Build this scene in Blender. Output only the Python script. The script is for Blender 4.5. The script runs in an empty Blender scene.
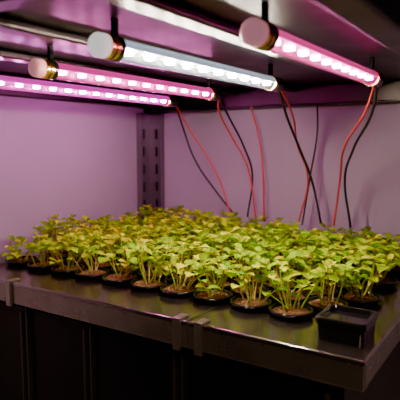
import bpy, bmesh, math, random
from mathutils import Vector, Matrix
random.seed(7)
S=bpy.context.scene
COL=S.collection
S.view_settings.look='AgX - Punchy'
T=0.9      # bench top height
C=1.1      # camera height

# ---------------- materials ----------------
def mat(name,color,rough=.5,metal=0.,noise=None,bump=None,spec=.5):
    m=bpy.data.materials.new(name); m.use_nodes=True
    nt=m.node_tree; b=nt.nodes['Principled BSDF']
    b.inputs['Base Color'].default_value=(*color,1); b.inputs['Roughness'].default_value=rough
    b.inputs['Metallic'].default_value=metal; b.inputs['Specular IOR Level'].default_value=spec
    if noise:
        sc,c2=noise
        tc=nt.nodes.new('ShaderNodeTexCoord'); n=nt.nodes.new('ShaderNodeTexNoise'); n.inputs['Scale'].default_value=sc; n.inputs['Detail'].default_value=6
        nt.links.new(tc.outputs['Object'],n.inputs['Vector'])
        r=nt.nodes.new('ShaderNodeValToRGB'); r.color_ramp.elements[0].position=.35; r.color_ramp.elements[1].position=.68
        r.color_ramp.elements[0].color=(*color,1); r.color_ramp.elements[1].color=(*c2,1)
        nt.links.new(n.outputs['Fac'],r.inputs[0]); nt.links.new(r.outputs[0],b.inputs['Base Color'])
    if bump:
        sc,st=bump
        tc=nt.nodes.new('ShaderNodeTexCoord'); n=nt.nodes.new('ShaderNodeTexNoise'); n.inputs['Scale'].default_value=sc; n.inputs['Detail'].default_value=8
        nt.links.new(tc.outputs['Object'],n.inputs['Vector'])
        bp=nt.nodes.new('ShaderNodeBump'); bp.inputs['Strength'].default_value=st; bp.inputs['Distance'].default_value=.002
        nt.links.new(n.outputs['Fac'],bp.inputs['Height']); nt.links.new(bp.outputs[0],b.inputs['Normal'])
        mr=nt.nodes.new('ShaderNodeMapRange'); mr.inputs['To Min'].default_value=max(rough-.1,.05); mr.inputs['To Max'].default_value=rough+.15
        nt.links.new(n.outputs['Fac'],mr.inputs['Value']); nt.links.new(mr.outputs[0],b.inputs['Roughness'])
    return m
M_wall=mat('wall_paint',(.40,.33,.40),.6,noise=(3,(.33,.27,.335)))
M_top=mat('bench_steel',(.20,.17,.155),.17,.95,noise=(6,(.34,.29,.265)),bump=(25,.15))
M_apron=mat('bench_apron_steel',(.22,.185,.165),.26,.9,noise=(5,(.36,.30,.27)),bump=(30,.06))
M_cab=mat('cabinet_dark',(.014,.011,.011),.35,.5,noise=(4,(.026,.022,.021)))
M_shelf=mat('shelf_steel',(.026,.021,.020),.32,.9,noise=(4,(.05,.04,.037)),bump=(15,.12))
M_post=mat('post_steel',(.22,.18,.21),.4,.7)
M_black=mat('black_plastic',(.010,.010,.010),.14)
M_dark=mat('slot_dark',(.01,.01,.01),.8)
M_soil=mat('soil',(.05,.02,.008),.95,noise=(220,(.26,.12,.035)),bump=(300,1.))
M_brass=mat('brass',(.85,.52,.18),.25,1.)
M_redw=mat('red_wire_plastic',(.50,.05,.04),.4)
M_blkw=mat('black_wire_plastic',(.012,.012,.015),.4)
M_floor=mat('floor_concrete',(.05,.045,.045),.7,noise=(3,(.08,.07,.07)))
def emis(name,col,st):
    m=bpy.data.materials.new(name); m.use_nodes=True; nt=m.node_tree; nt.nodes.clear()
    o=nt.nodes.new('ShaderNodeOutputMaterial'); e=nt.nodes.new('ShaderNodeEmission')
    e.inputs[0].default_value=(*col,1); e.inputs[1].default_value=st; nt.links.new(e.outputs[0],o.inputs[0]); return m
def shell(name,col,st,tr):
    m=bpy.data.materials.new(name); m.use_nodes=True; nt=m.node_tree; nt.nodes.clear()
    o=nt.nodes.new('ShaderNodeOutputMaterial')
    t=nt.nodes.new('ShaderNodeBsdfTransparent'); t.inputs[0].default_value=(1,.97,.98,1)
    e=nt.nodes.new('ShaderNodeEmission'); e.inputs[0].default_value=(*col,1); e.inputs[1].default_value=st
    g=nt.nodes.new('ShaderNodeBsdfGlossy'); g.inputs['Roughness'].default_value=.12
    fr=nt.nodes.new('ShaderNodeFresnel'); fr.inputs[0].default_value=1.45
    a=nt.nodes.new('ShaderNodeMixShader'); a.inputs[0].default_value=tr
    b=nt.nodes.new('ShaderNodeMixShader')
    nt.links.new(t.outputs[0],a.inputs[1]); nt.links.new(e.outputs[0],a.inputs[2])
    nt.links.new(fr.outputs[0],b.inputs[0]); nt.links.new(a.outputs[0],b.inputs[1]); nt.links.new(g.outputs[0],b.inputs[2])
    nt.links.new(b.outputs[0],o.inputs[0]); return m
def capmat(name,col,st):
    m=mat(name,col,.35); b=m.node_tree.nodes['Principled BSDF']
    b.inputs['Emission Color'].default_value=(*col,1); b.inputs['Emission Strength'].default_value=st; return m

# leaf
M_leaf=bpy.data.materials.new('seedling_leaf'); M_leaf.use_nodes=True
nt=M_leaf.node_tree; nt.nodes.clear()
o=nt.nodes.new('ShaderNodeOutputMaterial'); at=nt.nodes.new('ShaderNodeAttribute'); at.attribute_name='tint'
pb=nt.nodes.new('ShaderNodeBsdfPrincipled'); pb.inputs['Roughness'].default_value=.5; pb.inputs['Specular IOR Level'].default_value=.12
tl=nt.nodes.new('ShaderNodeBsdfTranslucent'); mx=nt.nodes.new('ShaderNodeMixShader'); mx.inputs[0].default_value=.4
nt.links.new(at.outputs['Color'],pb.inputs['Base Color']); nt.links.new(at.outputs['Color'],tl.inputs['Color'])
nt.links.new(pb.outputs[0],mx.inputs[1]); nt.links.new(tl.outputs[0],mx.inputs[2]); nt.links.new(mx.outputs[0],o.inputs[0])

# ---------------- helpers ----------------
def empty(name,loc=(0,0,0)):
    e=bpy.data.objects.new(name,None); e.location=loc; e.empty_display_size=.05; COL.objects.link(e); return e
def link(name,me,mats,parent=None):
    for m in (mats if isinstance(mats,(list,tuple)) else [mats]): me.materials.append(m)
    ob=bpy.data.objects.new(name,me); COL.objects.link(ob)
    if parent: 
        ob.parent=parent; ob.matrix_parent_inverse=Matrix.Translation(-Vector(parent.location))
    return ob
def boxes(name,bl,m,parent=None,bev=.0015,seg=2):
    bm=bmesh.new()
    for (x0,x1,y0,y1,z0,z1) in bl:
        t=bmesh.new(); bmesh.ops.create_cube(t,size=1)
        for v in t.verts: v.co=Vector(((x0+x1)/2+v.co.x*(x1-x0),(y0+y1)/2+v.co.y*(y1-y0),(z0+z1)/2+v.co.z*(z1-z0)))
        if bev>0: bmesh.ops.bevel(t,geom=t.edges[:],offset=min(bev,.45*min(x1-x0,y1-y0,z1-z0)),segments=seg,affect='EDGES',profile=.5)
        me=bpy.data.meshes.new('t'); t.to_mesh(me); t.free(); bm.from_mesh(me); bpy.data.meshes.remove(me)
    me=bpy.data.meshes.new(name); bm.to_mesh(me); bm.free()
    return link(name,me,m,parent)
class MB:
    def __init__(s): s.v=[];s.f=[];s.c=[];s.mi=[]
    def lathe(s,prof,cx,cy,cz,n=24,axis='z',mi=0,col=(1,1,1)):
        b=len(s.v)
        for (r,h) in prof:
            for i in range(n):
                a=2*math.pi*i/n
                if axis=='z': s.v.append((cx+r*math.cos(a),cy+r*math.sin(a),cz+h))
                else: s.v.append((cx+r*math.cos(a),cy+h,cz+r*math.sin(a)))
        for j in range(len(prof)-1):
            for i in range(n):
                q=(b+j*n+i,b+j*n+(i+1)%n,b+(j+1)*n+(i+1)%n,b+(j+1)*n+i)
                s.f.append(q if axis=='z' else q[::-1]); s.c.append(col); s.mi.append(mi)
    def obj(s,name,mats,parent=None,smooth=True,tint=False):
        me=bpy.data.meshes.new(name); me.from_pydata(s.v,[],s.f); me.update()
        if smooth: me.polygons.foreach_set('use_smooth',[True]*len(s.f))
        ob=link(name,me,mats,parent)
        me.polygons.foreach_set('material_index',s.mi)
        if tint:
            ca=me.color_attributes.new('tint','FLOAT_COLOR','CORNER'); d=[]
            for p,c in zip(me.polygons,s.c):
                for _ in range(p.loop_total): d+= [*c,1]
            ca.data.foreach_set('color',d)
        return ob

# ---------------- room ----------------
boxes('wall_left',[(-.785,-.755,.1,.98,0,1.75)],M_wall,bev=0)
boxes('wall_back',[(-.755,.9,.95,.98,0,1.75)],M_wall,bev=0)
boxes('floor',[(-2.2,1.6,-1.6,1.2,-.03,0)],M_floor,bev=0)

# ---------------- bench ----------------
bench=empty('metal_workbench',(-.45,.7,0))
X0,X1,Y0,Y1=-.75,-.124,.47,.945
boxes('top_plate',[(X0,-.3235,Y0,Y1,T-.006,T),(-.3225,X1,Y0,Y1,T-.006,T)],M_top,bench,.002,3)
boxes('apron',[(X0,-.3235,Y0+.0005,Y0+.006,T-.03,T-.004),(-.3225,X1-.001,Y0+.0005,Y0+.006,T-.03,T-.004),
               (X1-.006,X1-.0005,Y0+.006,Y1,T-.03,T-.004),
               (X0,X1-.001,Y0+.0005,Y0+.02,T-.032,T-.029)],M_apron,bench,.001)
# cabinet carcass as panels (hollow)
cx0,cx1,cy0,cy1=X0,X1-.03,Y0+.035,Y1
boxes('cabinet_body',[(cx0,cx1,cy0,cy0+.004,.06,T-.03),(cx0,cx0+.004,cy0,cy1,.06,T-.006),(cx1-.004,cx1,cy0,cy1,.06,T-.006),
    (cx0,cx1,cy1-.004,cy1,.06,T-.006),(cx0,cx1,cy0,cy1,.06,.064),(cx0+.02,cx1-.02,cy0+.03,cy0+.034,0,.06),(cx0+.02,cx1-.02,cy1-.02,cy1-.016,0,.06)],M_cab,bench,.001)
pan=[];fr=[]
xs=[-.748,-.628,-.497,-.346,-.158]
for a,b in zip(xs[:-1],xs[1:]):
    pan.append((a+.006,b-.006,Y0+.025,Y0+.034,.08,T-.045))
    fr+= [(a+.001,a+.005,Y0+.018,Y0+.034,.07,T-.034),(b-.009,b-.005,Y0+.016,Y0+.026,.09,T-.05)]
boxes('cabinet_doors',pan,M_cab,bench,.002)
boxes('door_edges',fr,mat('door_edge_metal',(.11,.095,.09),.4,.8),bench,.0008)
cl=[]
for cx in(-.336,-.306,-.636):
    cl+= [(cx-.005,cx+.005,Y0-.0035,Y0+.0005,T-.033,T+.002),(cx-.005,cx+.005,Y0-.0035,Y0+.016,T,T+.0025),(cx-.005,cx+.005,Y0-.0035,Y0+.012,T-.0355,T-.0325)]
boxes('edge_clips',cl,mat('clip_steel',(.35,.30,.27),.28,.9),bench,.0007)

# ---------------- upper shelf ----------------
sh=empty('upper_shelf',(-.3,.6,C+.1))
Z=C+.105
boxes('shelf_deck',[(-.753,.12,.24,.948,Z,Z+.004)],M_shelf,sh,.001)
ribs=[]
for x in(-.69,-.52,-.39,-.245):
    ribs+= [(x-.012,x+.012,.262,.925,Z-.009,Z)]
ribs+= [(-.108,-.082,.262,.925,Z-.03,Z),(.05,.08,.262,.925,Z-.02,Z)]
boxes('shelf_ribs',ribs,M_shelf,sh,.003,3)
boxes('shelf_edge_beams',[(-.753,.12,.925,.948,C+.068,Z),(-.753,.12,.24,.262,Z-.006,Z+.03),(-.753,-.738,.262,.925,C+.078,Z),
    (-.738,.12,.915,.926,C+.068,C+.073)],M_shelf,sh,.002)

# ---------------- slotted post ----------------
post=empty('slotted_upright_post',(-.74,.93,0))
def flange(name,horizontal):
    bl=[]
    z0,z1=T+.0,C+.066
    w=.04; sw0,sw1=.017,.025
    pitch=.04
    def add(a,b,za,zb):
        if horizontal: bl.append((-.7545+a,-.7545+b,.946,.9495,za,zb))
        else: bl.append((-.7545,-.751,.9455-b,.9455-a,za,zb))
    add(.0,sw0,z0,z1); add(sw1,w,z0,z1)
    z=z0+.01
    last=z0
    while z+.022<z1:
        add(sw0,sw1,last,z); last=z+.022; z+=pitch
    add(sw0,sw1,last,z1)
    boxes(name,bl,M_post,post,0)
    if horizontal: boxes(name+'_backing',[(-.7545+.016,-.7545+.026,.9494,.95,z0,z1)],M_dark,post,0)
    else: boxes(name+'_backing',[(-.755,-.7544,.9455-.026,.9455-.016,z0,z1)],M_dark,post,0)
flange('flange_back',True); flange('flange_side',False)
boxes('flange_lips',[(-.716,-.7125,.936,.9495,T,C+.066),(-.7545,-.741,.902,.9055,T,C+.066)],M_post,post,.0005)

# ---------------- tube grow lights ----------------
R=.0092; TZ=C+.08
def tube(x,y0,y1,col,shell_st,hot,hotst,capcol,capst,board):
    L=empty('led_tube_light',(x,(y0+y1)/2,TZ))
    m=MB(); n=y1-y0
    m.lathe([(R,.022),(R,n-.02)],x,y0,TZ,32,'y'); m.obj('clear_tube',shell('tube_plastic',col,shell_st,.35),L)
    m=MB(); m.lathe([(0,0),(R*.6,.0003),(R*.95,.002),(R*1.08,.004),(R*1.08,.0115),(R*.98,.012)],x,y0,TZ,32,'y'); m.obj('end_cap',capmat('cap_plastic',capcol,capst),L)
    m=MB()
    m.lathe([(R*.9,.012),(R*1.12,.012),(R*1.12,.016),(R*.98,.0165),(R*.98,.0185),(R*1.12,.019),(R*1.12,.023),(R*.9,.023)],x,y0,TZ,32,'y')
    m.lathe([(R*.9,n-.03),(R*1.12,n-.03),(R*1.12,n-.022),(R*.9,n-.022)],x,y0,TZ,32,'y')
    m.obj('brass_collars',M_brass,L,smooth=False)
    m=MB(); m.lathe([(R*.9,.023),(R*1.16,.023),(R*1.16,.028),(R*.9,.028)],x,y0,TZ,32,'y')
    m.lathe([(R*.9,n-.022),(R*1.08,n-.022),(R*1.08,n-.004),(R*.7,n),(0,n)],x,y0,TZ,32,'y'); m.obj('black_end_fitting',M_black,L,smooth=False)
    boxes('hanger_clips',[(x-.0025,x+.0025,y0+.023,y0+.028,TZ+R,Z+.001),(x-.0025,x+.0025,y1-.03,y1-.024,TZ+R,Z+.001)],M_black,L,.0008)
    boxes('led_board',[(x-.0075,x+.0075,y0+.022,y1-.022,TZ+.0005,TZ+.0015)],mat('led_strip_board',board,.5),L,0)
    leds=[]; k=int((n-.06)/.031)
    for i in range(k+1):
        yy=y0+.042+i*(n-.08)/k
        leds.append((x-.004,x+.004,yy-.0035,yy+.0035,TZ-.0035,TZ+.0005))
    boxes('led_chips',leds,emis('led_hot',hot,hotst),L,.001)
    return L
tube(-.179,.34,.690,(1,.06,.36),4.2,(1,.22,.62),330,(.85,.34,.42),.7,(.22,.01,.07))
tube(-.307,.315,.672,(.62,.75,.95),3.2,(1,.92,.72),2500,(.95,.90,.88),1.3,(.22,.25,.30))
tube(-.455,.375,.755,(1,.06,.42),3.8,(1,.22,.70),380,(.9,.34,.38),.7,(.22,.01,.08))
tube(-.600,.400,.835,(.95,.06,.62),4.0,(1,.24,.82),520,(.8,.3,.45),.5,(.2,.01,.13))

# ---------------- wires ----------------
wr=empty('light_wiring',(-.4,.8,C))
def wire(name,pts,m,r=.0013):
    cu=bpy.data.curves.new(name,'CURVE'); cu.dimensions='3D'; cu.bevel_depth=r; cu.bevel_resolution=3; cu.resolution_u=10
    sp=cu.splines.new('BEZIER'); sp.bezier_points.add(len(pts)-1)
    for b,p in zip(sp.bezier_points,pts):
        b.co=(p[0],p[1],p[2]+C); b.handle_left_type=b.handle_right_type='AUTO'
    cu.materials.append(m); ob=bpy.data.objects.new(name,cu); COL.objects.link(ob); ob.parent=wr; ob.matrix_parent_inverse=Matrix.Translation(-Vector(wr.location))
wire('black_wire',[(-.60,.835,.08),(-.612,.88,.03),(-.59,.89,-.034),(-.542,.89,-.093),(-.497,.89,-.14)],M_blkw,.002)
wire('red_wire',[(-.60,.835,.077),(-.598,.88,.03),(-.565,.89,-.02),(-.53,.89,-.075),(-.50,.88,-.14)],M_redw,.0016)
wire('black_wire',[(-.455,.754,.08),(-.468,.82,.042),(-.463,.86,-.003),(-.454,.88,-.054),(-.463,.88,-.14)],M_blkw,.0018)
wire('red_wire',[(-.452,.754,.077),(-.479,.80,.055),(-.48,.85,.01),(-.46,.87,-.04),(-.445,.88,-.14)],M_redw,.0016)
wire('red_wire',[(-.468,.9,.069),(-.455,.905,.02),(-.443,.9,-.031),(-.437,.9,-.15)],M_redw,.0018)
wire('black_wire',[(-.307,.672,.08),(-.325,.74,.043),(-.334,.82,-.011),(-.328,.86,-.063),(-.317,.88,-.14)],M_blkw,.002)
wire('red_wire',[(-.305,.672,.077),(-.322,.76,.04),(-.339,.82,-.003),(-.335,.86,-.06),(-.358,.88,-.14)],M_redw,.0016)
wire('black_wire',[(-.34,.91,.069),(-.335,.9,.02),(-.345,.9,-.05),(-.36,.9,-.15)],M_blkw,.0015)
wire('black_wire',[(-.179,.69,.08),(-.187,.71,.05),(-.24,.8,-.01),(-.267,.85,-.06),(-.258,.86,-.14)],M_blkw,.002)
wire('red_wire',[(-.181,.69,.077),(-.2,.72,.045),(-.255,.8,-.01),(-.275,.85,-.06),(-.29,.87,-.14)],M_redw,.0018)

# ---------------- pots + seedlings ----------------
crop=empty('potted_seedlings',(-.45,.75,T))
pots=MB(); soil=MB(); pl=MB()
def stem(p,q,bend,r0,r1,col,n=5,seg=6):
    b=len(pl.v)
    p=Vector(p);q=Vector(q); mid=(p+q)/2+Vector(bend)
    for i in range(seg+1):
        t=i/seg; c=(1-t)**2*p+2*t*(1-t)*mid+t*t*q; r=r0+(r1-r0)*t
        for k in range(n):
            a=2*math.pi*k/n; pl.v.append((c.x+r*math.cos(a),c.y+r*math.sin(a),c.z))
    for i in range(seg):
        for k in range(n):
            pl.f.append((b+i*n+k,b+i*n+(k+1)%n,b+(i+1)*n+(k+1)%n,b+(i+1)*n+k)); pl.c.append(col); pl.mi.append(0)
def leaf(base,az,L,W,tilt,droop,col):
    b=len(pl.v); nl,nw=7,4
    ca,sa=math.cos(az),math.sin(az)
    for i in range(nl+1):
        t=i/nl
        prof=math.sin(math.pi*min(1,max(0,(t-.12)/.88))**.85) if t>.12 else 0
        w=W*.5*max(prof,0)**.6+(.0007 if t<.95 else 0)
        ln=L*t; zz=ln*math.sin(tilt)-droop*L*t*t; fw=ln*math.cos(tilt)
        for j in range(nw+1):
            s=(j/nw-.5)*2
            lx=fw; ly=s*w; lz=zz+abs(s)**1.5*w*.3+ .04*L*math.sin(6*t+s*2)*abs(s)
            x=base[0]+lx*ca-ly*sa; y=base[1]+lx*sa+ly*ca
            pl.v.append((max(-.746,x),min(.936,y),base[2]+lz))
    for i in range(nl):
        for j in range(nw):
            a=b+i*(nw+1)+j
            sh=1.1 if j in(1,2) else .95
            pl.f.append((a,a+1,a+nw+2,a+nw+1)); pl.c.append(tuple(c*sh for c in col)); pl.mi.append(0)
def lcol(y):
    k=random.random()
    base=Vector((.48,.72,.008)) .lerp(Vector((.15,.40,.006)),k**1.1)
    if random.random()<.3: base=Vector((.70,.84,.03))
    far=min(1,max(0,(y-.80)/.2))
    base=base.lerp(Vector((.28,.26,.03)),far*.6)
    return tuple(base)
def seedling(px,py,h,spread):
    a=random.uniform(0,2*math.pi); d=random.uniform(0,.014)
    p=(px+d*math.cos(a),py+d*math.sin(a),T+.006)
    lean=random.uniform(.2,1)*spread; a2=a+random.uniform(-.8,.8)
    q=(p[0]+lean*math.cos(a2),p[1]+lean*math.sin(a2),T+h)
    sc=random.choice([(.46,.60,.05),(.60,.64,.10),(.55,.40,.12)])
    stem(p,q,(random.uniform(-.005,.005),random.uniform(-.005,.005),.006),.0011,.0008,sc,5,5)
    az=random.uniform(0,math.pi)
    L=random.uniform(.012,.020)
    for k in range(2):
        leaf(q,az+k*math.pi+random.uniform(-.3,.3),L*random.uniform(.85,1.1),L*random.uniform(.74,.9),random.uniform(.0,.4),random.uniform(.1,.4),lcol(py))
    if random.random()<.75:
        q2=(q[0],q[1],q[2]+random.uniform(.002,.006)); stem(q,q2,(0,0,0),.0008,.0006,sc,4,1)
        L*=random.uniform(.6,1.0)
        for k in range(random.choice([1,2,2,3])):
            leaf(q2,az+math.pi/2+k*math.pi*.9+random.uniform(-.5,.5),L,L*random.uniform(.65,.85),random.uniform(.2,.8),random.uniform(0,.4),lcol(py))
    if random.random()<.35:
        t=random.uniform(.5,.8); m=[p[i]+(q[i]-p[i])*t for i in range(3)]
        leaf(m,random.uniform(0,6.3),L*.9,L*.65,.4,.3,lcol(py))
pr=[(.018,.0002),(.0205,.0002),(.0225,.0045),(.0255,.005),(.0264,.0066),(.0255,.0082),(.0232,.0082),(.0222,.006),(.0215,.0045)]
row=0; y=.556
while y<.925:
    x=-.180-(.026 if row%2 else 0)
    while x>-.728:
        cx=max(x+random.uniform(-.0015,.0015),-.7225); cy=y+random.uniform(-.002,.002)
        if cx>-.215 and row==0: x-=.0535; continue
        pots.lathe(pr,cx,cy,T,28)
        b=len(soil.v); n=14; rings=4
        soil.v.append((cx,cy,T+.0072))
        for r_ in range(1,rings+1):
            for i in range(n):
                a=2*math.pi*i/n; rr=.0225*r_/rings
                soil.v.append((cx+rr*math.cos(a),cy+rr*math.sin(a),T+.0062+random.uniform(-.0015,.003)*(r_<rings)-(.0015 if r_==rings else 0)))
        for i in range(n): soil.f.append((b,b+1+i,b+1+(i+1)%n)); soil.c.append((1,1,1)); soil.mi.append(0)
        for r_ in range(rings-1):
            for i in range(n):
                A=b+1+r_*n; soil.f.append((A+i,A+n+i,A+n+(i+1)%n,A+(i+1)%n)); soil.c.append((1,1,1)); soil.mi.append(0)
        k=random.choice([6,7,8,8]) if row<2 else random.choice([10,11,12,13])
        if cx<-.6: k+=3
        hm=random.uniform(.85,1.1)
        for _ in range(k): seedling(cx,cy,hm*(random.uniform(.036,.057) if random.random()<.75 else random.uniform(.020,.036)),.028)
        x-=.0535
    y+=.0470; row+=1
pots.obj('pots',M_black,crop); soil.obj('growing_medium',M_soil,crop,smooth=False); pl.obj('seedlings',M_leaf,crop,tint=True)

# ---------------- square plastic container ----------------
def rrect(hx,hy,r,z,n=6):
    o=[]
    for cx,cy,a0 in((hx-r,hy-r,0),(-hx+r,hy-r,90),(-hx+r,-hy+r,180),(hx-r,-hy+r,270)):
        for i in range(n+1):
            a=math.radians(a0+90*i/n); o.append((cx+r*math.cos(a),cy+r*math.sin(a),z))
    return o
tray=MB(); prof=[(.0235,.0235,.005,0),(.0245,.0245,.005,.016),(.026,.026,.006,.0165),(.0265,.0265,.006,.0225),(.0255,.0255,.006,.024),(.0225,.0225,.005,.024),(.0218,.0218,.005,.022),(.021,.021,.005,.019),(.001,.001,.0005,.019)]
rings=[rrect(a,b,r,z) for a,b,r,z in prof]; n=len(rings[0])
for rg in rings:
    for v in rg: tray.v.append((v[0]-.158,v[1]+.524,v[2]+T))
for j in range(len(rings)-1):
    for i in range(n): tray.f.append((j*n+i,j*n+(i+1)%n,(j+1)*n+(i+1)%n,(j+1)*n+i)); tray.c.append((1,1,1)); tray.mi.append(0)
tray.obj('square_plastic_tray',M_black,None,smooth=False)

# ---------------- added fill light, world, camera ----------------
def area(name,loc,target,size,e,col):
    ld=bpy.data.lights.new(name,'AREA'); ld.size=size; ld.energy=e; ld.color=col
    lo=bpy.data.objects.new(name,ld); COL.objects.link(lo); lo.location=loc
    lo.rotation_euler=(Vector(target)-Vector(loc)).to_track_quat('-Z','Y').to_euler()
area('front_fill_light',(.35,-.35,1.75),(-.4,.65,.95),.35,20,(1,.84,.60))  # unseen warm fill, added to brighten the seedlings and bench apron
w=bpy.data.worlds.new('World'); S.world=w; w.use_nodes=True
w.node_tree.nodes['Background'].inputs[0].default_value=(.38,.29,.28,1); w.node_tree.nodes['Background'].inputs[1].default_value=.1
cd=bpy.data.cameras.new('camera'); cam=bpy.data.objects.new('camera',cd); COL.objects.link(cam)
cam.location=(0,0,C); cam.rotation_euler=(math.radians(90-6.2),0,math.radians(33)); cd.sensor_width=36; cd.lens=521/400*36
cd.clip_start=.01; cd.dof.use_dof=True; cd.dof.focus_distance=.68; cd.dof.aperture_fstop=10
S.camera=cam
